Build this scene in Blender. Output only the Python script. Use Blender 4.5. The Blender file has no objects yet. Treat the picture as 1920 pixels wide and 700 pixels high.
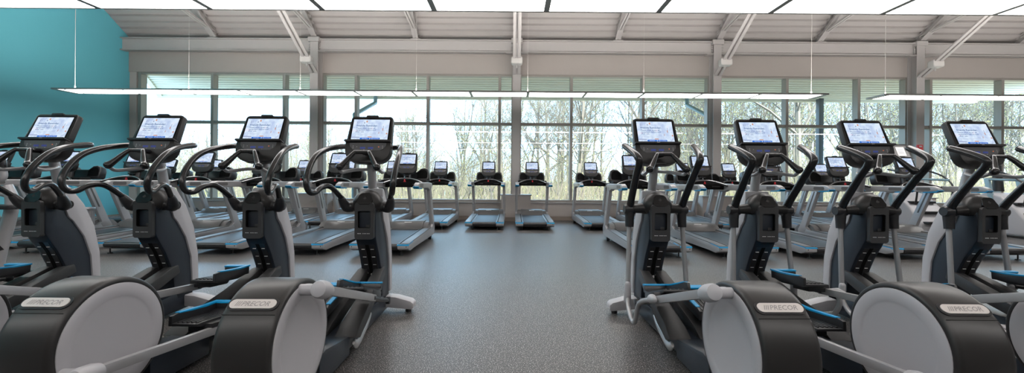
import bpy, bmesh, math, random
from mathutils import Vector, Matrix
C = bpy.context.scene
COL = C.collection
PI = math.pi
random.seed(7)

# ------------------------------------------------------------------ materials
def nt(name):
    m = bpy.data.materials.new(name); m.use_nodes = True
    t = m.node_tree; b = t.nodes['Principled BSDF']
    return m, t, b
def mat(name, col, rough=0.5, metal=0.0, spec=0.5, noise=0.0, nscale=40.0, coat=0.0):
    m, t, b = nt(name)
    b.inputs['Base Color'].default_value = (*col, 1)
    b.inputs['Roughness'].default_value = rough
    b.inputs['Metallic'].default_value = metal
    b.inputs['Specular IOR Level'].default_value = spec
    b.inputs['Coat Weight'].default_value = coat
    if noise > 0:
        tc = t.nodes.new('ShaderNodeTexCoord'); n = t.nodes.new('ShaderNodeTexNoise')
        n.inputs['Scale'].default_value = nscale; n.inputs['Detail'].default_value = 4
        t.links.new(tc.outputs['Object'], n.inputs['Vector'])
        mx = t.nodes.new('ShaderNodeMix'); mx.data_type = 'RGBA'
        mx.inputs[6].default_value = (*[c*(1-noise) for c in col], 1)
        mx.inputs[7].default_value = (*[min(1, c*(1+noise)) for c in col], 1)
        t.links.new(n.outputs['Fac'], mx.inputs[0]); t.links.new(mx.outputs[2], b.inputs['Base Color'])
    return m
def emit(name, col, s):
    m = bpy.data.materials.new(name); m.use_nodes = True; t = m.node_tree
    t.nodes.clear(); o = t.nodes.new('ShaderNodeOutputMaterial'); e = t.nodes.new('ShaderNodeEmission')
    e.inputs[0].default_value = (*col, 1); e.inputs[1].default_value = s
    t.links.new(e.outputs[0], o.inputs[0]); return m

M = {}
M['black'] = mat('black_plastic', (.017, .017, .019), .34, noise=.12)
M['satin'] = mat('satin_black_cover', (.018, .017, .017), .38, spec=.38, noise=.08, nscale=12)
M['navy'] = mat('dark_side_panel', (.014, .019, .028), .36, noise=.1)
M['head'] = mat('charcoal_plastic', (.038, .038, .040), .42, noise=.06)
M['grip'] = mat('black_rubber_grip', (.014, .014, .015), .26)
M['void'] = mat('dark_recess', (.004, .004, .004), .6, spec=.12)
M['gloss'] = mat('glossy_black', (.006, .006, .007), .22)
M['grey'] = mat('light_grey_plastic', (.36, .36, .38), .42, noise=.03, nscale=8)
M['disc'] = mat('warm_grey_disc', (.355, .35, .37), .45, noise=.03, nscale=6)
M['silver'] = mat('silver_paint', (.34, .34, .35), .36, .35)
M['steel'] = mat('brushed_steel', (.55, .55, .56), .28, .9)
M['blue'] = mat('cyan_blue_trim', (.0, .27, .56), .4)
M['rampgrey'] = mat('ramp_grey', (.022, .022, .023), .5, noise=.1)
M['belt'] = mat('treadmill_belt', (.015, .019, .027), .46, noise=.2, nscale=90)
M['hood'] = mat('grey_hood', (.10, .098, .098), .38)
M['red'] = mat('red_plastic', (.55, .02, .03), .4)
M['badge'] = mat('badge_plate', (.62, .58, .56), .35, .2)
M['letter'] = mat('badge_lettering', (.30, .28, .28), .4, .2)
M['tick'] = mat('white_tick', (.7, .7, .7), .5)
M['panel'] = mat('control_membrane', (.075, .075, .082), .32)
M['scr'] = None
M['scr_text'] = emit('screen_text', (.10, .17, .36), .66)
M['scr_pale'] = emit('screen_pale_line', (.45, .52, .66), .66)
M['scr_blue'] = emit('screen_button', (.02, .15, .62), .66)
M['scr_white'] = emit('screen_white', (.9, .95, 1), .66)
M['scr_orange'] = emit('screen_orange', (.62, .30, .20), .66)
M['scr_grey'] = emit('screen_shape', (.38, .44, .62), .66)
M['lcd'] = emit('blue_display', (.10, .13, .40), .3)
M['led'] = emit('red_led', (.6, .15, .06), .6)
M['lamp'] = emit('lamp_diffuser', (1.0, .965, .94), 8.5)
M['lampup'] = emit('lamp_uplight', (1.0, .95, .905), 18.0)
M['housing'] = mat('lamp_housing', (.42, .42, .42), .4, .4)
M['cable'] = mat('white_cable', (.55, .53, .51), .5)
M['steelpaint'] = mat('painted_steel', (.40, .38, .37), .5, noise=.03, nscale=5)
M['deck'] = mat('roof_deck_paint', (.37, .348, .335), .5, noise=.04, nscale=3)
M['fascia'] = mat('fascia_paint', (.38, .345, .32), .6, noise=.03, nscale=2)
M['lowwall'] = mat('low_wall_paint', (.52, .47, .44), .6, noise=.03, nscale=2)
M['base'] = mat('tan_baseboard', (.30, .25, .215), .5)
M['frame'] = mat('window_aluminium', (.33, .31, .285), .38, .3)
M['sill'] = mat('sill_grey', (.42, .42, .43), .4, .2)
M['teal'] = mat('teal_paint', (.13, .50, .60), .55, noise=.03, nscale=1.5)
M['plain'] = mat('plain_wall', (.36, .35, .34), .6)
M['soffit'] = mat('soffit_plank', (.76, .71, .60), .6, noise=.05, nscale=2)
M['outmetal'] = mat('outdoor_blue_grey_metal', (.22, .33, .38), .4, .2)
M['devwhite'] = mat('white_device', (.46, .45, .44), .5)
M['paper'] = mat('white_paper', (.8, .78, .76), .6)
M['wood'] = None

# screen picture: pale lavender with soft pinkish blotches
def screen_mat():
    m = bpy.data.materials.new('screen_picture'); m.use_nodes = True; t = m.node_tree
    t.nodes.clear(); o = t.nodes.new('ShaderNodeOutputMaterial'); e = t.nodes.new('ShaderNodeEmission')
    tc = t.nodes.new('ShaderNodeTexCoord'); n = t.nodes.new('ShaderNodeTexNoise'); n.inputs['Scale'].default_value = 22
    n.inputs['Detail'].default_value = 3
    r = t.nodes.new('ShaderNodeValToRGB')
    r.color_ramp.elements[0].position = .36; r.color_ramp.elements[0].color = (.46, .56, .78, 1)
    r.color_ramp.elements[1].position = .60; r.color_ramp.elements[1].color = (.68, .80, .93, 1)
    a = r.color_ramp.elements.new(.72); a.color = (.76, .70, .84, 1)
    t.links.new(tc.outputs['Object'], n.inputs['Vector']); t.links.new(n.outputs['Fac'], r.inputs[0])
    t.links.new(r.outputs[0], e.inputs[0]); e.inputs[1].default_value = .70
    t.links.new(e.outputs[0], o.inputs[0]); return m
M['scr'] = screen_mat()

def floor_mat():
    m, t, b = nt('speckled_rubber')
    tc = t.nodes.new('ShaderNodeTexCoord')
    v = t.nodes.new('ShaderNodeTexNoise'); v.inputs['Scale'].default_value = 140; v.inputs['Detail'].default_value = 2
    r = t.nodes.new('ShaderNodeValToRGB'); r.color_ramp.elements[0].position = .58; r.color_ramp.elements[1].position = .63
    r.color_ramp.elements[0].color = (0, 0, 0, 1); r.color_ramp.elements[1].color = (1, 1, 1, 1)
    n2 = t.nodes.new('ShaderNodeTexNoise'); n2.inputs['Scale'].default_value = 420; n2.inputs['Detail'].default_value = 1
    r2 = t.nodes.new('ShaderNodeValToRGB'); r2.color_ramp.elements[0].position = .4; r2.color_ramp.elements[1].position = .7
    r2.color_ramp.elements[0].color = (.024, .0235, .0235, 1); r2.color_ramp.elements[1].color = (.068, .066, .067, 1)
    mx = t.nodes.new('ShaderNodeMix'); mx.data_type = 'RGBA'; mx.inputs[7].default_value = (.50, .47, .45, 1)
    for n in (v, n2): t.links.new(tc.outputs['Object'], n.inputs['Vector'])
    t.links.new(v.outputs['Fac'], r.inputs[0]); t.links.new(n2.outputs['Fac'], r2.inputs[0])
    t.links.new(r.outputs[0], mx.inputs[0]); t.links.new(r2.outputs[0], mx.inputs[6])
    t.links.new(mx.outputs[2], b.inputs['Base Color'])
    b.inputs['Roughness'].default_value = .36; b.inputs['Specular IOR Level'].default_value = .45
    return m
M['floor'] = floor_mat()

def glass_mat():
    m = bpy.data.materials.new('window_glass'); m.use_nodes = True; t = m.node_tree; t.nodes.clear()
    o = t.nodes.new('ShaderNodeOutputMaterial'); tr = t.nodes.new('ShaderNodeBsdfTransparent'); g = t.nodes.new('ShaderNodeBsdfGlossy')
    tr.inputs[0].default_value = (.94, .97, .97, 1); g.inputs['Roughness'].default_value = .005
    mx = t.nodes.new('ShaderNodeMixShader'); mx.inputs[0].default_value = .085
    t.links.new(tr.outputs[0], mx.inputs[1]); t.links.new(g.outputs[0], mx.inputs[2]); t.links.new(mx.outputs[0], o.inputs[0])
    return m
M['glass'] = glass_mat()

def leaf_mat(name, col):
    m = bpy.data.materials.new(name); m.use_nodes = True; t = m.node_tree; t.nodes.clear()
    o = t.nodes.new('ShaderNodeOutputMaterial'); d = t.nodes.new('ShaderNodeBsdfDiffuse'); tr = t.nodes.new('ShaderNodeBsdfTranslucent')
    d.inputs[0].default_value = (*col, 1); tr.inputs[0].default_value = (*col, 1)
    mx = t.nodes.new('ShaderNodeMixShader'); mx.inputs[0].default_value = .4
    t.links.new(d.outputs[0], mx.inputs[1]); t.links.new(tr.outputs[0], mx.inputs[2]); t.links.new(mx.outputs[0], o.inputs[0]); return m
M['bark'] = mat('pale_bark', (.145, .125, .098), .8, noise=.3, nscale=3)
M['bark2'] = mat('grey_bark', (.085, .078, .066), .8, noise=.3, nscale=3)
M['bud'] = leaf_mat('spring_buds', (.36, .36, .15))
M['brush'] = leaf_mat('undergrowth_stems', (.24, .22, .14))
M['ground'] = mat('leaf_litter_ground', (.26, .24, .16), .9, noise=.3, nscale=1.5)

# ------------------------------------------------------------------ mesh builder
class MB:
    def __init__(self):
        self.v = []; self.f = []; self.m = []; self.mats = []; self.cur = 0
    def use(self, key):
        if key not in self.mats: self.mats.append(key)
        self.cur = self.mats.index(key); return self
    def add(self, vs, fs):
        b = len(self.v); self.v += [tuple(p) for p in vs]
        for f in fs: self.f.append(tuple(i+b for i in f)); self.m.append(self.cur)
    def box(self, c, s, R=None):
        hx, hy, hz = s[0]/2, s[1]/2, s[2]/2
        vs = [Vector((x, y, z)) for x in (-hx, hx) for y in (-hy, hy) for z in (-hz, hz)]
        if R is not None: vs = [R @ p for p in vs]
        c = Vector(c)
        self.add([p+c for p in vs], [(0,1,3,2),(4,6,7,5),(0,4,5,1),(2,3,7,6),(0,2,6,4),(1,5,7,3)])
        return self
    def span(self, x0, x1, y0, y1, z0, z1):
        return self.box(((x0+x1)/2, (y0+y1)/2, (z0+z1)/2), (x1-x0, y1-y0, z1-z0))
    def prism(self, pts, x0, x1, axis='X'):
        """polygon pts in (y,z) extruded along x"""
        n = len(pts)
        a = [(x0, p[0], p[1]) for p in pts]; b = [(x1, p[0], p[1]) for p in pts]
        ar = sum(pts[i][0]*pts[(i+1) % n][1]-pts[(i+1) % n][0]*pts[i][1] for i in range(n))
        s = 1 if (ar > 0) == (x1 > x0) else -1
        fs = [tuple(range(n-1, -1, -1)), tuple(range(n, 2*n))] + [(i, (i+1) % n, n+(i+1) % n, n+i) for i in range(n)]
        if s < 0: fs = [tuple(reversed(f)) for f in fs]
        self.add(a+b, fs); return self
    def plate(self, outline, o, u, w, n, d):
        """2D outline in (u,w) plane at origin o, extruded d along -n (front face at o)"""
        o, u, w, n = Vector(o), Vector(u), Vector(w), Vector(n)
        k = len(outline)
        ar = sum(outline[i][0]*outline[(i+1) % k][1]-outline[(i+1) % k][0]*outline[i][1] for i in range(k))
        if ar < 0: outline = outline[::-1]
        a = [o+u*p[0]+w*p[1] for p in outline]; b = [p-n*d for p in a]
        fs = [tuple(range(k)), tuple(range(2*k-1, k-1, -1))] + [(i, k+i, k+(i+1) % k, (i+1) % k) for i in range(k)]
        if u.cross(w).dot(n) < 0: fs = [tuple(reversed(f)) for f in fs]
        self.add(a+b, fs); return self
    def ring(self, outer, inner, o, u, w, n, d):
        """plate with a hole: outer and inner outlines have the same number of points"""
        o, u, w, n = Vector(o), Vector(u), Vector(w), Vector(n); k = len(outer)
        V = [o+u*p[0]+w*p[1] for p in outer]+[o+u*p[0]+w*p[1] for p in inner]
        V += [p-n*d for p in V]
        F = []
        for i in range(k):
            j = (i+1) % k
            F += [(i, j, k+j, k+i), (2*k+i, 3*k+i, 3*k+j, 2*k+j), (i, 2*k+i, 2*k+j, j), (k+i, k+j, 3*k+j, 3*k+i)]
        self.add(V, F); return self
    def tube(self, path, r, n=10, smooth=0, cap=True, flat=1.0):
        P = [Vector(p) for p in path]
        R = list(r) if isinstance(r, (list, tuple)) else [r]*len(P)
        if smooth:
            Q = []; S = []
            for i in range(len(P)-1):
                p0 = P[max(0, i-1)]; p1 = P[i]; p2 = P[i+1]; p3 = P[min(len(P)-1, i+2)]
                for j in range(smooth):
                    t = j/smooth
                    Q.append(.5*((2*p1)+(p2-p0)*t+(2*p0-5*p1+4*p2-p3)*t*t+(3*p1-p0-3*p2+p3)*t**3)); S.append(R[i]*(1-t)+R[i+1]*t)
            Q.append(P[-1]); S.append(R[-1]); P, R = Q, S
        if cap == 'round':
            d0 = (P[0]-P[1]).normalized(); d1 = (P[-1]-P[-2]).normalized()
            P = [P[0]+d0*R[0]*.8, P[0]+d0*R[0]*.5] + P + [P[-1]+d1*R[-1]*.5, P[-1]+d1*R[-1]*.8]
            R = [R[0]*.45, R[0]*.82] + R + [R[-1]*.82, R[-1]*.45]
        T = []
        for i in range(len(P)):
            d = (P[min(i+1, len(P)-1)]-P[max(i-1, 0)])
            T.append(d.normalized() if d.length > 1e-9 else Vector((0, 0, 1)))
        a = Vector((1, 0, 0)) if abs(T[0].x) < .8 else Vector((0, 0, 1))
        nrm = (a-T[0]*a.dot(T[0])).normalized()
        vs = []
        for i, p in enumerate(P):
            nrm = (nrm-T[i]*nrm.dot(T[i])).normalized(); bn = T[i].cross(nrm)
            for k in range(n):
                an = 2*PI*k/n
                vs.append(p+(nrm*math.cos(an)*flat+bn*math.sin(an))*R[i])
        fs = []
        for i in range(len(P)-1):
            for k in range(n):
                fs.append((i*n+k, i*n+(k+1) % n, (i+1)*n+(k+1) % n, (i+1)*n+k))
        if cap:
            fs.append(tuple(range(n-1, -1, -1))); fs.append(tuple((len(P)-1)*n+k for k in range(n)))
        self.add(vs, fs); return self
    def lathe(self, prof, c, n=48, axis='X'):
        """prof: list of (a, r); a along the axis"""
        c = Vector(c); vs = []
        for a, r in prof:
            for k in range(n):
                t = 2*PI*k/n; co, si = r*math.cos(t), r*math.sin(t)
                vs.append(c+(Vector((a, co, si)) if axis == 'X' else Vector((co, si, a)) if axis == 'Z' else Vector((si, a, co))))
        fs = []
        for i in range(len(prof)-1):
            for k in range(n): fs.append((i*n+k, i*n+(k+1) % n, (i+1)*n+(k+1) % n, (i+1)*n+k))
        fs.append(tuple(range(n-1, -1, -1))); fs.append(tuple((len(prof)-1)*n+k for k in range(n)))
        if axis == 'X': pass
        self.add(vs, fs); return self
    def ellipsoid(self, c, r, n=20, k=12, zmin=-1):
        vs = []; fs = []
        for i in range(k+1):
            ph = -PI/2+PI*i/k
            for j in range(n):
                t = 2*PI*j/n
                vs.append((c[0]+r[0]*math.cos(ph)*math.cos(t), c[1]+r[1]*math.cos(ph)*math.sin(t), c[2]+r[2]*max(zmin, math.sin(ph))))
        for i in range(k):
            for j in range(n): fs.append((i*n+j, i*n+(j+1) % n, (i+1)*n+(j+1) % n, (i+1)*n+j))
        self.add(vs, fs); return self
    def mesh(self, name, bevel=0, seg=2, angle=35, smooth=True, recalc=True):
        me = bpy.data.meshes.new(name)
        bm = bmesh.new(); V = [bm.verts.new(p) for p in self.v]
        for f, mi in zip(self.f, self.m):
            try:
                F = bm.faces.new([V[i] for i in f]); F.material_index = mi
            except ValueError: pass
        bmesh.ops.remove_doubles(bm, verts=bm.verts, dist=1e-6) if bevel else None
        if recalc: bmesh.ops.recalc_face_normals(bm, faces=bm.faces)
        if bevel:
            es = [e for e in bm.edges if len(e.link_faces) == 2 and e.calc_face_angle(0) > math.radians(angle)]
            bmesh.ops.bevel(bm, geom=es, offset=bevel, offset_type='OFFSET', segments=seg, profile=.6, affect='EDGES', clamp_overlap=True)
        bm.to_mesh(me); bm.free()
        for k in self.mats: me.materials.append(M[k])
        if smooth:
            me.polygons.foreach_set('use_smooth', [True]*len(me.polygons))
            me.set_sharp_from_angle(angle=math.radians(40))
        return me
    def build(self, name, parent=None, bevel=0, label=None, **kw):
        o = bpy.data.objects.new(name, self.mesh(name, bevel, **kw)); COL.objects.link(o)
        if parent is not None: o.parent = parent
        if label: o['label'] = label
        return o
def mb(k): return MB().use(k)
def empty(name, loc, rz=0):
    o = bpy.data.objects.new(name, None); COL.objects.link(o); o.location = loc; o.rotation_euler = (0, 0, rz)
    o.empty_display_size = .1; return o
def tag(o, label=None, cat=None, group=None, kind=None):
    if label: o['label'] = label
    if cat: o['category'] = cat
    if group: o['group'] = group
    if kind: o['kind'] = kind
    return o
def struct(o): o['kind'] = 'structure'; return o
def copy_tree(o, parent=None):
    c = o.copy(); COL.objects.link(c)
    if parent is not None: c.parent = parent
    for ch in KIDS.get(o.name, []): copy_tree(ch, c)
    return c
KIDS = {}
def index_kids():
    KIDS.clear()
    for o in bpy.data.objects:
        if o.parent: KIDS.setdefault(o.parent.name, []).append(o)

def rrect(w, h, r, n=5, w2=None):
    """rounded rectangle (w2 = width at the top)"""
    w2 = w if w2 is None else w2
    pts = []
    for (cx, cy, a0) in ((w/2-r, -h/2+r, -90), (w2/2-r, h/2-r, 0), (-w2/2+r, h/2-r, 90), (-w/2+r, -h/2+r, 180)):
        for i in range(n+1):
            a = math.radians(a0+90*i/n); pts.append((cx+r*math.cos(a), cy+r*math.sin(a)))
    return pts
_txt = {}
def text_geo(s, size, shear=0.0, bold=0.0):
    key = (s, size, shear, bold)
    if key not in _txt:
        cu = bpy.data.curves.new('text', 'FONT'); cu.body = s; cu.size = size; cu.shear = shear; cu.offset = bold; cu.resolution_u = 2
        o = bpy.data.objects.new('text', cu); COL.objects.link(o)
        dg = bpy.context.evaluated_depsgraph_get(); me = bpy.data.meshes.new_from_object(o.evaluated_get(dg))
        _txt[key] = ([v.co.copy() for v in me.vertices], [tuple(p.vertices) for p in me.polygons])
        bpy.data.objects.remove(o); bpy.data.meshes.remove(me); bpy.data.curves.remove(cu)
    return _txt[key]
def put_text(m, s, size, o, u, w, width=None, shear=0.0, bold=0.0):
    vs, fs = text_geo(s, size, shear, bold)
    x0 = min(v.x for v in vs); x1 = max(v.x for v in vs)
    k = 1 if width is None else width/(x1-x0)
    o, u, w = Vector(o), Vector(u), Vector(w)
    m.add([o+u*((v.x-x0)*k)+w*v.y for v in vs], fs)

# ------------------------------------------------------------------ console shared by every cardio machine
def make_console(root, y, z, tall=True):
    """console whose tray line sits at (0,y,z); faces -Y"""
    X = Vector((1, 0, 0))
    t = Vector((0, .399, .917)).normalized(); n = Vector((0, -t.z, t.y))
    o = Vector((0, y, z))
    m = mb('satin')
    # screen housing, slightly narrower at its top
    hc = o+t*.123
    m.plate(rrect(.372, .262, .03, 5, .352), hc, X, t, n, .055)
    b = mb('satin')
    # lower bowl
    t2 = Vector((0, .24, .97)).normalized(); n2 = Vector((0, -t2.z, t2.y))
    pts = []
    for i in range(17):
        a = PI*i/16; ca = math.cos(a); pts.append((-.187*math.copysign(abs(ca)**.55, ca), -.05-.125*math.sin(a)**.9))
    pts = [(-.187, .0)] + pts + [(.187, .0)]
    m.plate(pts[::-1], o+n*.012, X, t2, n2, .085)
    con = m.build('console', root, bevel=.012, seg=2)
    # screen
    s = mb('scr'); sc = o+t*.118+n*.002
    W, H = .300, .205
    s.plate([(-W/2, -H/2), (W/2, -H/2), (W/2, H/2), (-W/2, H/2)], sc, X, t, n, .004)
    def at(x, yy, k=1): return sc+X*(x-W/2)+t*(H/2-yy)+n*(.0007*k)
    s.use('scr_text'); put_text(s, 'Friendly Reminder:', .024, at(.03, .068), X, t, .172, bold=.0006)
    for i, l in enumerate(('Please wipe down all', 'equipment before and', 'after use.')):
        put_text(s, l, .017, at(.028, .090+.017*i), X, t, (.158, .165, .072)[i], bold=.0003)
    s.use('scr_pale')
    s.plate([(0, 0), (.17, 0), (.17, .002), (0, .002)], at(.028, .140), X, t, n, .0003)
    s.plate([(0, 0), (.11, 0), (.11, .002), (0, .002)], at(.028, .150), X, t, n, .0003)
    s.use('scr_grey')
    for (x, yy, w, h) in ((.03, .030, .007, .026), (.045, .026, .004, .020), (.085, .032, .012, .016), (.0, .172, .07, .010), (.252, .085, .005, .05), (.215, .13, .004, .018)):
        s.plate(rrect(w, h, min(w, h)*.45, 3), at(x+w/2, yy), X, t, n, .0003)
    s.use('scr_orange')
    for (x, yy, w, h) in ((.105, .020, .012, .018), (.135, .168, .034, .008), (.09, .199, .035, .008), (.19, .199, .03, .006), (.282, .135, .014, .014), (.248, .095, .006, .022), (.222, .128, .003, .02)):
        s.plate(rrect(w, h, min(w, h)*.45, 3), at(x+w/2, yy, 2), X, t, n, .0003)
    # branch drawing at the picture's edge
    for (a, c) in (((.262, .200), (.297, .150)), ((.297, .150), (.286, .10)), ((.275, .18), (.298, .175)), ((.02, .200), (.035, .178)), ((.06, .200), (.05, .180))):
        p = at(*a, 2); q = at(*c, 2); d = (q-p).normalized(); sd = d.cross(n)*.0012
        s.use('scr_grey'); s.add([p-sd, q-sd, q+sd, p+sd], [(0, 1, 2, 3)])
    s.use('scr_blue')
    for x in (.073, .158):
        s.plate(rrect(.080, .014, .004, 3), at(x+.040, .183, 2), X, t, n, .0004)
    s.use('scr_white')
    put_text(s, 'Quick Start', .011, at(.090, .187, 3.2), X, t, .046)
    put_text(s, 'Sign in to Preva', .011, at(.167, .187, 3.2), X, t, .062)
    s.build('screen', con, smooth=False, recalc=False, label='lit screen with a reminder notice')
    # dark glass border
    g = mb('void'); g.plate(rrect(.325, .232, .008, 3), o+t*.116+n*.0006, X, t, n, .004); g.build('screen_border', con, smooth=False)
    # tray
    tr = mb('black'); tr.plate(rrect(.378, .016, .007, 3), o+n*.035+t*.004, X, t, n, .06)
    tr.use('tick').plate(rrect(.026, .004, .0015, 2), o+n*.0357+t*.004, X, t, n, .001)
    tr.build('tray', con, bevel=.003)
    # top sensor pod
    tp = mb('black'); tp.plate(rrect(.10, .022, .010, 4), o+t*.250+n*.006, X, t, n, .05); tp.build('top_pod', con, bevel=.003)
    # control membrane
    c = mb('panel')
    pts = [(-.150, -.008), (.150, -.008), (.146, -.035), (.125, -.062), (.10, -.074), (-.10, -.074), (-.125, -.062), (-.146, -.035)]
    pc = o+n*.012+n2*.002
    c.plate(pts, pc, X, t2, n2, .004)
    c.use('lcd')
    for x in (-.040, .025): c.plate(rrect(.042, .016, .003, 2), pc+X*x+t2*-.052+n2*.0012, X, t2, n2, .002)
    c.use('tick')
    for (x, yy) in ((-.118, -.034), (-.118, -.044), (-.118, -.054), (.122, -.034), (.122, -.044), (.122, -.054), (-.088, -.042), (-.028, -.068), (.036, -.068)):
        c.plate(rrect(.005, .003, .001, 2), pc+X*x+t2*yy+n2*.0012, X, t2, n2, .002)
    c.use('led').plate(rrect(.010, .006, .002, 2), pc+X*.090+t2*-.042+n2*.0012, X, t2, n2, .002)
    c.build('control_panel', con, smooth=False)
    return con

# ------------------------------------------------------------------ elliptical trainer
ZO = 2.9        # the depth that is local y = 0
def P(x, d, z): return (x, d-ZO, z)
DC = (2.08, .375)    # drum centre (depth, height)
def ramp_z(d):      # top of the ramp
    if d < 2.7: return .15
    return .15+(d-2.7)*(.40-.15)/(3.56-2.7)

def make_elliptical(name, label, group, swing, theta_r):
    root = empty(name, (0, 0, 0)); tag(root, label, 'elliptical trainer', group)
    X = Vector((1, 0, 0))
    # --- base spine and front stabilizer
    m = mb('navy')
    m.prism([(2.0-ZO, .02), (2.0-ZO, .13), (2.5-ZO, .16), (2.75-ZO, .15), (3.45-ZO, .17), (3.72-ZO, .20), (3.80-ZO, .10), (3.78-ZO, .03)], -.085, .085)
    m.prism([(2.28-ZO, .03), (2.28-ZO, .20), (2.36-ZO, .21), (2.72-ZO, .15), (2.72-ZO, .03)], -.125, .125)
    for s in (-1, 1):
        m.use('black'); m.lathe([(0, .03), (.02, .03), (.025, .02)], P(s*.11, 2.05, .0), 14, 'Z')
    m.build('base', root, bevel=.012)
    m = mb('grey')
    for s in (-1, 1):
        pts = [(0.05, .05), (.05, .15), (.17, .14), (.30, .105), (.325, .085), (.325, .04), (.30, .03)]
        a = [Vector((s*p[0], 3.66-ZO, p[1])) for p in pts]; b = [Vector((s*p[0], 3.78-ZO, p[1])) for p in pts]
        k = len(pts)
        m.add(a+b, [tuple(range(k)), tuple(range(k, 2*k))] + [(i, (i+1) % k, k+(i+1) % k, k+i) for i in range(k)])
    st = m.build('front_stabilizer', root, bevel=.014, label='light grey front foot bar')
    for s in (-1, 1):
        mb('black').lathe([(0, .026), (.012, .028), (.034, .018)], P(s*.27, 3.72, 0), 16, 'Z').build('rubber_foot', st)
    # --- ramp: two dark plates and their steel tracks
    for s in (-1, 1):
        m = mb('rampgrey')
        prof = [(2.70, .15), (2.80, .205), (3.2, .315), (3.50, .42), (3.58, .43), (3.60, .36), (3.3, .25), (2.8, .11)]
        pts = []
        V = []
        for d, z in prof:
            k = (d-2.7)/.9
            V.append((s*.028, d-ZO, z)); V.append((s*(.175-.075*k), d-ZO, z))
        n = len(prof); fs = [tuple(2*i for i in range(n)), tuple(2*i+1 for i in range(n))]
        fs += [(2*i, 2*((i+1) % n), 2*((i+1) % n)+1, 2*i+1) for i in range(n)]
        m.add(V, fs); m.build('ramp', root, bevel=.012)
        m = mb('steel')
        m.tube([P(s*.150, 2.72, .115), P(s*.152, 2.76, .085), P(s*.148, 2.85, .088), P(s*.14, 3.02, .135), P(s*.13, 3.12, .17)], [.022, .03, .026, .018, .012], 10, 5, flat=.45)
        m.build('ramp_track', root)
    # --- rear drum
    m = mb('satin')
    prof = [(-.119, .20), (-.126, .278), (-.125, .290), (-.117, .299), (-.100, .303), (.100, .303), (.117, .299), (.125, .290), (.126, .278), (.119, .20)]
    m.lathe(prof, P(0, *DC), 72)
    # seam below the badge
    m.use('void')
    for k in range(2):
        a0 = math.radians(180-(40.2 if k == 0 else 40.9))
    V = []
    for x in (-.118, .118):
        for an in (40.0, 40.6):
            a = math.radians(180-an); V.append(P(x, DC[0]+.3036*math.cos(a), DC[1]+.3036*math.sin(a)))
    m.add(V, [(0, 1, 3, 2)])
    drum = m.build('drum_cover', root)
    for s in (-1, 1):
        d = mb('disc')
        d.lathe([(s*.10, .272), (s*.129, .272), (s*.131, .268), (s*.1315, .215), (s*.128, .205), (s*.1255, .195), (s*.1255, .001)], P(0, *DC), 72)
        d.build('disc_cover', root, label='warm grey round side disc')
    # badge
    a = math.radians(50); nn = Vector((0, -math.cos(a), math.sin(a))); tt = Vector((0, math.sin(a), math.cos(a)))
    c = Vector(P(0, DC[0], DC[1]))+nn*.308
    fr = mb('black'); fr.plate(rrect(.228, .066, .03, 7), c-nn*.002, X, tt, nn, .02)
    fr.use('badge').plate(rrect(.208, .047, .0234, 8), c+nn*.002, X, tt, nn, .004)
    fr.use('letter')
    for i in range(3):
        x = -.078+.0085*i
        o = c+nn*.0025; p = [o+X*x+tt*-.012, o+X*(x+.004)+tt*-.012, o+X*(x+.012)+tt*.012, o+X*(x+.008)+tt*.012]
        fr.add(p, [(0, 1, 2, 3)])
    put_text(fr, 'PRECOR', .034, c+nn*.0027+X*-.050+tt*-.012, X, tt, .126, shear=.30, bold=.0004)
    fr.build('name_badge', drum, smooth=False, recalc=False, label='pale badge reading PRECOR')
    # --- cranks, foot links, pedals
    for s in (-1, 1):
        th = math.radians(theta_r if s > 0 else theta_r+180)
        pin = Vector(P(s*.235, DC[0]+.255*math.cos(th), DC[1]+.255*math.sin(th)))
        L = 1.12
        wd = pin.y+ZO+L*.96; wz = ramp_z(min(wd, 3.5))-.01
        wheel = Vector(P(s*.17, wd, wz))
        wl = Vector((pin.x+s*.02, wheel.y, wheel.z))
        u = (wl-pin).normalized(); up = Vector((0, -u.z, u.y)).normalized()
        if up.z < 0: up = -up
        side = u.cross(up)
        R = Matrix((side, u, up)).transposed()
        j = mb('grey')
        j.lathe([(s*.12, .028), (s*.20, .028)], (0, pin.y, pin.z), 20)
        q = [pin-u*.058, pin-u*.052, pin-u*.03, pin+u*.02, pin+u*.055, pin+u*.062]
        j.tube(q, [.024, .038, .045, .045, .036, .026], 18)
        dk = mb('black'); dk.tube([pin+u*.76, pin+u*.92-up*.005, wl], [.022, .018, .014], 8); dk.build('link_arm', root)
        jo = j.build('crank_joint', root, label='pale grey crank joint')
        lk = mb('silver'); mid = (pin+u*.04+wl)/2
        lk.box(pin+u*.42, (.032, .76, .048), R)
        lk.build('foot_link', root, bevel=.006, label='silver foot link bar')
        w = mb('black'); w.lathe([(-.016, .02), (-.012, .028), (.012, .028), (.016, .02)], (wl.x, wl.y, wl.z), 20)
        w.build('roller', root)
        # pedal
        pd = mb('black'); cx = s*.285
        def L3(x, d, h): return Vector((x, pin.y, pin.z))+u*d+up*h
        d0, d1 = .66, 1.03
        def slab(x0, x1, prof):
            a = [L3(x0, *p) for p in prof]; b = [L3(x1, *p) for p in prof]; k = len(prof)
            pd.add(a+b, [tuple(range(k)), tuple(range(k, 2*k))] + [(i, (i+1) % k, k+(i+1) % k, k+i) for i in range(k)])
        slab(s*.035, s*.205, [(d0, .045), (d0, .060), (d0+.06, .064), (d1-.08, .064), (d1, .085), (d1, .058), (d1-.1, .035), (d0+.05, .035)])
        slab(s*.026, s*.046, [(d0, .045), (d0, .105), (d0+.05, .115), (d0+.14, .110), (d1-.10, .108), (d1+.02, .118), (d1+.02, .06), (d0+.1, .045)])
        slab(s*.035, s*.205, [(d1-.015, .06), (d1-.015, .112), (d1+.02, .118), (d1+.02, .07)])
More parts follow.
